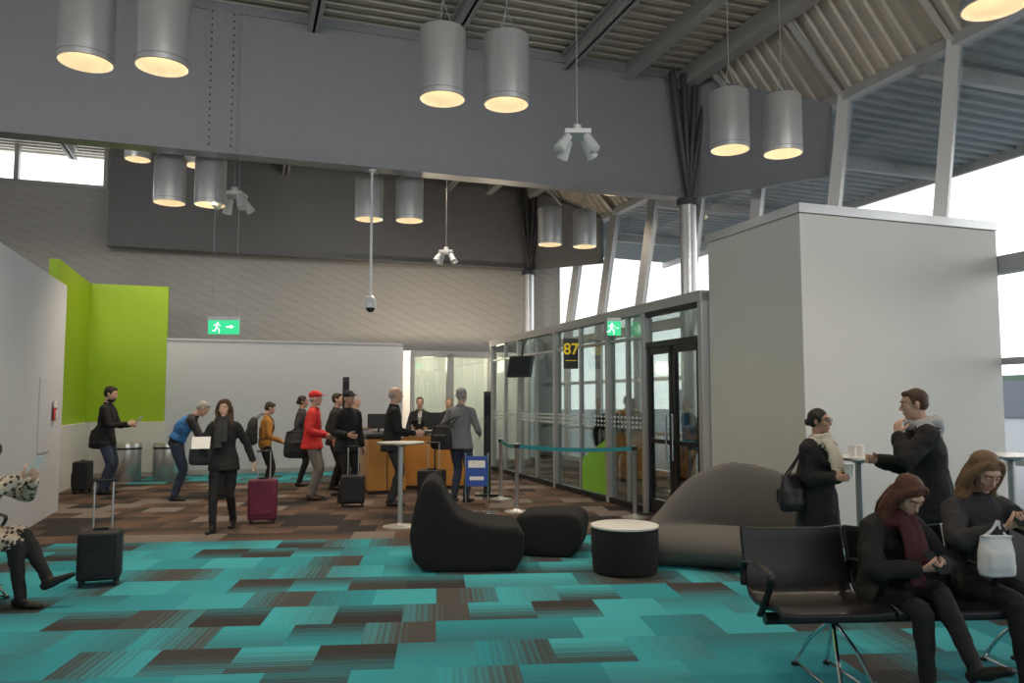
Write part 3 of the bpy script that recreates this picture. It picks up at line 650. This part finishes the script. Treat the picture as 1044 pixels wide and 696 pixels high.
# blue information stand
e=empty('information_stand',(-.50,11.25,0),0); m=MB()
m.tube([(-.16,0,.02),(-.16,0,.85),(.16,0,.85),(.16,0,.02)],.012,'chrome',seg=8,cap=.5); m.box((0,0,.60),(.30,.05,.42),'blue_panel'); m.box((0,-.027,.70),(.24,.004,.10),'paper'); m.box((0,-.027,.5),(.2,.004,.05),'paper')
m.tube([(-.3,-.1,.015),(.3,-.1,.015)],.012,'chrome',seg=8); m.tube([(-.3,.1,.015),(.3,.1,.015)],.012,'chrome',seg=8); m.tube([(-.16,-.15,.02),(-.16,.15,.02)],.012,'chrome',seg=8); m.tube([(.16,-.15,.02),(.16,.15,.02)],.012,'chrome',seg=8); m.obj('frame',e)
# bar tables
def bartable(x,y,h,r):
    m=MB(); m.rev((x,y,0),[(.001,0),(.22,0),(.22,.012),(.05,.03),(.032,.05),(.032,h-.06),(.10,h-.03),(r*.96,h-.025),(r,h-.015),(r,h-.003),(r*.99,h)],'steel',40); m.rev((x,y,0),[(r*.99,h),(.001,h+.001)],'table_top',40); m.obj('bar_table',smooth=True)
bartable(-1.42,10.1,1.07,.30); bartable(2.98,6.80,1.12,.25); bartable(4.35,6.9,1.13,.32)
m=MB(); 
for dx,dy in((.04,.05),(-.06,-.02)): m.rev((2.98+dx,6.80+dy,1.121),[(.001,0),(.028,0),(.034,.085),(.036,.087),(.036,.093),(.001,.094)],'paper',20)
m.obj('paper_cup',smooth=True)
# ------------------------------------------------------------------ lounge furniture
def profile_blob(name,prof,depth,mt,loc,rz,vox=.024,it=14):
    m=MB(); n=len(prof)
    m.add([V((x,-depth/2,z)) for x,z in prof]+[V((x,depth/2,z)) for x,z in prof],[tuple(range(n)),tuple(range(n,2*n))[::-1]]+[(i,n+i,n+(i+1)%n,(i+1)%n) for i in range(n)],mt)
    me=remesh(m,name,vox,it,0); z=min(v.co.z for v in me.vertices)
    for v in me.vertices: v.co.z-=z
    return mobj(me,name,None,(loc[0],loc[1],0),rz)
profile_blob('lounge_chair',[(-.40,0),(-.52,.10),(-.56,.32),(-.52,.58),(-.47,.75),(-.42,.84),(-.33,.87),(-.26,.80),(-.20,.66),(-.10,.52),(.08,.45),(.30,.42),(.46,.41),(.53,.34),(.52,.14),(.44,0)],.80,'felt_black',(-.43,7.85),4)
profile_blob('ottoman',[(-.26,0),(-.35,.10),(-.37,.30),(-.30,.42),(-.05,.44),(.25,.45),(.35,.40),(.37,.28),(.33,.08),(.25,0)],.70,'felt_black',(.42,8.50),-12)
m=MB()
m.tube([(-.70,.02,.18),(-.3,.02,.20),(.2,-.10,.20),(.58,-.34,.19)],[(.24,.18),(.38,.20),(.44,.20),(.42,.19)],'felt_grey',side=(0,1,0),seg=20,sub=5,cap=.5)
m.tube([(-.74,.10,.20),(-.50,.30,.30),(-.15,.42,.44),(.20,.44,.52),(.58,.32,.47),(.82,.04,.34),(.86,-.34,.20)],[(.17,.10),(.26,.11),(.42,.12),(.48,.12),(.43,.12),(.32,.12),(.18,.10)],'felt_grey',side=(0,0,1) ,seg=20,sub=5,cap=.7)
me=remesh(m,'lounge_sofa',.022,7); z=min(v.co.z for v in me.vertices)
for v in me.vertices: v.co.z=max(0,v.co.z-z-.03)
mobj(me,'lounge_sofa',None,(2.10,7.84,0),-4)
m=MB(); m.rev((1.06,7.50,0),[(.001,0),(.28,0),(.30,.02),(.315,.2),(.315,.40),(.31,.415)],'felt_black',48); m.rev((1.06,7.50,0),[(.31,.415),(.318,.42),(.318,.435),(.30,.44),(.001,.44)],'table_top',48); m.obj('coffee_table',smooth=True)
# ------------------------------------------------------------------ beam seating
def bench(loc,rz,n,pitch=.65,name='beam_seating'):
    e=empty(name,(loc[0],loc[1],0),rz); hw=pitch/2-.008
    prof=[(-.27,.405),(-.27,.44),(-.22,.455),(-.05,.43),(.10,.42),(.19,.44),(.24,.50),(.28,.62),(.315,.76),(.325,.82)]
    for i in range(n):
        m=MB(); x0=i*pitch-hw; x1=i*pitch+hw; k=len(prof); vs=[]
        for x in(x0,x0+.02,x0+.1,x1-.1,x1-.02,x1):
            ed=0 if x0+.03<x<x1-.03 else .010
            for y,z in prof: vs.append(V((x,y,z-.0+ed)))
        m.add(vs,[(c*k+j,(c+1)*k+j,(c+1)*k+j+1,c*k+j+1) for c in range(5) for j in range(k-1)],'leather')
        o=m.obj('seat_shell',e,smooth=True); s=o.modifiers.new('s','SOLIDIFY'); s.thickness=.035; s.offset=0; sb=o.modifiers.new('b','BEVEL'); sb.width=.01; sb.segments=2
    m=MB(); m.tube([(-.3,0,.36),((n-1)*pitch+.3,0,.36)],[(.035,.035)]*2,'darkframe',seg=8,cap=0)
    for i in range(n+1):
        x=(i-.5)*pitch; m.tube([(x,.25,.50),(x,.24,.62),(x,.10,.655),(x,-.12,.65),(x,-.17,.61),(x,-.10,.50),(x,.0,.38)],[(.022,.012)]*7,'black_plastic',seg=8,sub=4)
    for x in [(.1),((n-1)*pitch*.5),((n-1)*pitch+.05)]:
        for sx in(-.10,.10):
            for yy in(-.30,.30): m.tube([(x,0,.35),(x+sx*.6,yy*.55,.2),(x+sx,yy,.02)],.011,'chrome',seg=8,sub=3); m.cyl((x+sx,yy),.022,0,.02,'black_plastic',12)
            m.tube([(x+sx,-.30,.02),(x+sx,.30,.02)],.008,'chrome',seg=6)
    m.obj('beam_and_legs',e,smooth=True)
bench((1.74,4.60),4,5)
bench((-4.40,5.75),90,2,.6)
# ------------------------------------------------------------------ people placement
NEAR=.0105
P=person
i=P('man_with_shoulder_bag',(-7.01,13.6),-82,1.87,'cl_black','cl_jean','shoe',hair='hair_dark',beard=True,hl=(-.10,.36,1.10),hr=(.12,.38,1.12),head=(12,0),curl=(.9,.9),coat=.14)
sheet('boarding_pass',(i['L']+i['R'])/2+V((.05,0,.05)),.16,.22,(50,0,-82)); bag('shoulder_bag',i['M']@V((-.26,-.16,.93)),0,.42,.2,.32,'bagcloth',i['SL']+V((0,0,.06)))
suitcase('cabin_suitcase',(-7.45,13.75),-80,.36,.24,.5,'case_black',.0)
i=P('man_in_blue_vest',(-5.42,12.74),-72,1.74,'cl_black','cl_jean','shoe',hair='hair_grey',lean=(24,44),head=(36,0),hl=(-.12,.52,.80),hr=(.14,.54,.78),curl=(.9,.9),sleeve='cl_char',vest='cl_blue')
bag('travel_bag',i['M']@V((-.28,.02,.86)),-72,.36,.2,.38,'bagcloth',i['SL']+V((0,0,.05)))
suitcase('cabin_suitcase',(-4.78,12.98),-80,.34,.24,.48,'case_black',.32)
i=P('walking_woman',(-3.59,9.87),184,1.64,'cl_black','cl_black','shoe',hair='hair_brown',style='wavy',female=True,hr=(.16,.32,1.12),hl=(-.36,-.10,.88),fr=(.07,.20,.085),fl=(-.07,-.24,.10),curl=(1.1,1.0),coat=.14,scarf='cl_char',lean=(3,3),vox=.012,toe=(4,4),under='cl_grey')
sheet('document',i['R']+V((-.03,-.06,.04)),.21,.16,(60,0,14)); bag('shoulder_bag',i['M']@V((.26,.02,.95)),184,.34,.16,.28,'bagcloth',i['SR']+V((0,0,.06)))
suitcase('maroon_suitcase',(-3.27,10.42),12,.36,.23,.52,'case_maroon',.36)
i=P('woman_in_mustard_jacket',(-4.22,13.5),-62,1.60,'cl_must','cl_black','shoe',hair='hair_dark',female=True,hl=(-.18,.24,1.0),hr=(.2,.26,.98),head=(20,0)); backpack('backpack',i,'bagcloth')
i=P('man_in_red_jacket',(-3.26,12.87),-88,1.78,'cl_red','cl_khaki','shoe_brown',hair='hair_grey',style='cap_red',hl=(-.22,.22,.98),hr=(.22,.26,1.02),coat=.12,bulk=.022,under='cl_white')
bag('duffel_bag',i['M']@V((-.22,-.26,.88)),15,.50,.26,.42,'bagcloth',i['SL']+V((0,0,.07)))
P('man_in_dark_suit',(-3.21,14.3),-95,1.76,'cl_black','cl_black','shoe',under='cl_white',hl=(-.2,.22,1.0),coat=.13)
P('woman_in_queue',(-4.0,14.9),-80,1.72,'cl_char','cl_black','shoe',skin='skin_m',female=True,hair='hair_dark',style='bun')
i=P('man_in_black_cap',(-2.62,12.5),-130,1.78,'cl_black','cl_black','shoe',style='cap_black',hair='hair_dark',hl=(-.28,.05,.84),hr=(.2,.28,1.05),coat=.15,bulk=.02,skin='skin_m')
suitcase('cabin_suitcase',(-2.42,12.05),8,.36,.24,.42,'case_black',.42)
P('grey_haired_man',(-3.15,15.6),-80,1.72,'cl_khaki','cl_char','shoe',hair='hair_grey',hr=(.15,.3,1.05))
i=P('bald_man_in_suit',(-1.85,12.15),-78,1.84,'cl_black','cl_char','shoe',hair='hair_grey',style='bald',hl=(-.2,.28,1.02),hr=(.18,.33,1.05),coat=.14,under='cl_white')
suitcase('cabin_suitcase',(-1.22,12.05),-10,.4,.26,.5,'case_black',.4)
P('gate_agent',(-1.84,15.75),185,1.70,'cl_black','cl_black','shoe',female=True,hair='hair_dark',style='bun',hl=(-.15,.36,1.06),hr=(.15,.36,1.06),under='cl_white')
P('gate_agent',(-1.25,15.75),170,1.68,'cl_black','cl_black','shoe',female=True,hair='hair_lt',style='bun',hl=(-.15,.36,1.06),hr=(.15,.36,1.06),under='cl_white')
i=P('man_with_black_bag',(-.82,12.5),-22,1.83,'cl_grey','cl_jean','shoe',hair='hair_grey',hl=(-.22,.2,1.0),hr=(.22,.22,1.02),coat=.12)
bag('shoulder_bag',i['M']@V((-.22,-.22,1.02)),-22,.38,.2,.34,'bagcloth',i['SR']+V((0,0,.05)))
i=P('man_in_grey_sweater',(1.98,12.9),-20,1.66,'cl_white','cl_tan','shoe',hair='hair_lt'); bag('shoulder_bag',i['M']@V((-.25,-.1,.9)),0,.34,.16,.3,'bagcloth',i['SL']+V((0,0,.05)))
P('boarding_passenger',(1.72,13.9),-10,1.66,'cl_black','cl_char','shoe',hair='hair_dark')
P('boarding_passenger',(2.85,12.6),100,1.68,'cl_blue','cl_jean','shoe',hair='hair_grey',sleeve='cl_char')
P('boarding_passenger',(2.25,15.4),-15,1.72,'cl_must','cl_jean','shoe',hair='hair_brown')
# near standing couple
i=P('woman_with_scarf',(2.53,6.58),-146,1.56,'cl_black','cl_black','shoe',skin='skin_m',hair='hair_dark',style='bun',female=True,hl=(-.08,.26,1.14),hr=(.10,.26,1.10),glasses=True,scarf='cl_cream',coat=.33,bulk=.028,vox=NEAR,head=(0,16),curl=(.9,.9))
bag('handbag',i['M']@V((.30,-.02,.86)),-138,.34,.16,.28,'leather',i['SR']+V((0,0,.07)))
m=MB(); c=(i['L']+i['R'])/2; m.rev((0,0,0),[(.001,-.05),(.028,-.05),(.037,.05),(.039,.055),(.001,.057)],'paper',18); m.obj('coffee_cup',smooth=True,loc=c+V((0,0,.03)))
i=P('man_in_black_coat',(3.24,6.14),78,1.72,'cl_black','cl_char','shoe',hair='hair_brown',hl=(-.10,.25,1.36),hr=(.12,.36,1.14),polel=(-.6,.2,-.8),coat=.22,bulk=.030,hood='cl_hood',lean=(4,10),head=(8,-4),vox=NEAR,curl=(.9,.8),hn=((.6,-.6,.2),None),hd=((.35,-.1,.9),None))
# seated women
SIT=dict(pz=.535,female=True,vox=NEAR)
i=P('seated_woman_with_phone',(2.17,4.72),198,1.62,'cl_black','cl_black','shoe',hair='hair_red',style='long',lean=(8,28),head=(40,0),hl=(-.07,.40,.74),hr=(.07,.40,.74),fl=(-.02,.66,.26),fr=(.10,.45,.085),kpl=(.05,.5,1),kpr=(0,.4,1),curl=(1.,1.),scarf='cl_maroon',bulk=.02,hn=((.5,-.2,.8),(-.5,-.2,.8)),polel=(-.8,-.2,-.4),poler=(.8,-.2,-.4),**SIT)
sheet('smartphone',(i['L']+i['R'])/2+V((0,0,.035)),.075,.15,(40,0,18),'screen')
i=P('seated_woman_with_shopping_bag',(2.80,4.80),186,1.72,'cl_char','cl_black','shoe',hair='hair_lt',style='wavy',lean=(-2,8),head=(32,0),hl=(-.07,.32,.90),hr=(.07,.32,.90),fl=(-.12,.48,.085),fr=(.10,.50,.085),kpl=(0,.4,1),kpr=(0,.4,1),curl=(1.,1.),bulk=.02,hn=((.5,-.2,.8),(-.5,-.2,.8)),polel=(-.8,-.2,-.4),poler=(.8,-.2,-.4),**SIT)
sheet('smartphone',(i['L']+i['R'])/2+V((0,0,.04)),.075,.15,(40,0,0),'screen')
bag('shopping_bag',i['M']@V((0.14,.34,.74)),0,.22,.10,.22,'bag_white',i['M']@V((.12,.34,.93)),strap=.006)
# seated person at left
i=P('seated_woman_in_knit_sweater',(-4.28,6.33),-94,1.70,'cl_knit','cl_black','shoe',hair='hair_brown',style='long',lean=(0,6),head=(24,0),hl=(-.10,.42,.98),hr=(.08,.44,1.02),fl=(.02,.66,.22),fr=(.10,.50,.085),kpl=(0.1,.5,1),kpr=(0,.5,1),curl=(1.,1.),boots='cl_black',thigh='cl_knit',bulk=.024,hn=((.5,-.2,.8),(-.5,-.2,.8)),**SIT)
sheet('brochure',(i['L']+i['R'])/2+V((.02,0,.08)),.2,.15,(60,0,-80))
suitcase('cabin_suitcase',(-3.60,6.98),20,.34,.24,.42,'case_black',.42)
# ------------------------------------------------------------------ light, world, camera
w=bpy.data.worlds.new('sky'); scn.world=w; w.use_nodes=True; nt=w.node_tree; bg=nt.nodes['Background']
tc=nt.nodes.new('ShaderNodeTexCoord'); sx=nt.nodes.new('ShaderNodeSeparateXYZ'); r=nt.nodes.new('ShaderNodeValToRGB')
r.color_ramp.elements[0].color=(1,.99,.97,1); r.color_ramp.elements[1].color=(.84,.88,.94,1); nt.links.new(tc.outputs['Generated'],sx.inputs[0]); nt.links.new(sx.outputs[2],r.inputs[0]); nt.links.new(r.outputs[0],bg.inputs['Color'])
bg.inputs['Strength'].default_value=2.4
def area(name,loc,target,sx,sy,energy,col,portal=False):
    l=bpy.data.lights.new(name,'AREA'); l.shape='RECTANGLE'; l.size=sx; l.size_y=sy; l.energy=energy; l.color=col
    o=bpy.data.objects.new(name,l); COL.objects.link(o); o.location=loc; o.rotation_euler=(vv(target)-vv(loc)).to_track_quat('-Z','Y').to_euler()
    if portal: l.cycles.is_portal=True
    return o
c=W(-2,3.8,3.3); area('daylight_portal',c,c-B,30,6.6,1,(1,1,1),True)
c=W(-17.3,-6.5,6.1); area('daylight_portal',c,c+A,19,3.4,1,(1,1,1),True)
c=W(-2,-23.3,6.2); area('daylight_portal',c,c+B,30,3.2,1,(1,1,1),True)
# added fill spots behind the viewpoint, no fixtures, brightening the roof and beams
for b in(-15,-9.6,-4.6,-.2):
    l=bpy.data.lights.new('fill_spot','SPOT'); l.energy=540; l.color=(1,.95,.88); l.spot_size=rad(100); l.spot_blend=1; l.shadow_soft_size=.6
    o=bpy.data.objects.new('fill_spot',l); COL.objects.link(o); o.location=W(-9.5,b,5.6); o.rotation_euler=(W(4.2,b,7.9)-W(-9.5,b,5.6)).to_track_quat('-Z','Y').to_euler()
for b in(-9,-3):  # more added fill spots without fixtures, brightening the far bulkhead
    l=bpy.data.lights.new('fill_spot','SPOT'); l.energy=240; l.color=(1,.96,.9); l.spot_size=rad(120); l.spot_blend=1; l.shadow_soft_size=.5
    o=bpy.data.objects.new('fill_spot',l); COL.objects.link(o); o.location=W(5.2,b,6.2); o.rotation_euler=(W(12.8,b,5.6)-W(5.2,b,6.2)).to_track_quat('-Z','Y').to_euler()
for b,zz in((-1.2,2.5),(.6,2.5)):
    l=bpy.data.lights.new('booth_light','POINT'); l.energy=110; l.color=(1,.82,.60); l.shadow_soft_size=.2; o=bpy.data.objects.new('booth_light',l); COL.objects.link(o); o.location=W(10.6,b,zz)
cam=bpy.data.cameras.new('camera'); co=bpy.data.objects.new('camera',cam); COL.objects.link(co); scn.camera=co
cam.sensor_width=36; cam.lens=800/1044*36; co.location=(0,0,1.6); co.rotation_euler=(rad(94.29),0,0); cam.clip_end=500
scn.view_settings.view_transform='Standard'; scn.view_settings.exposure=0.0
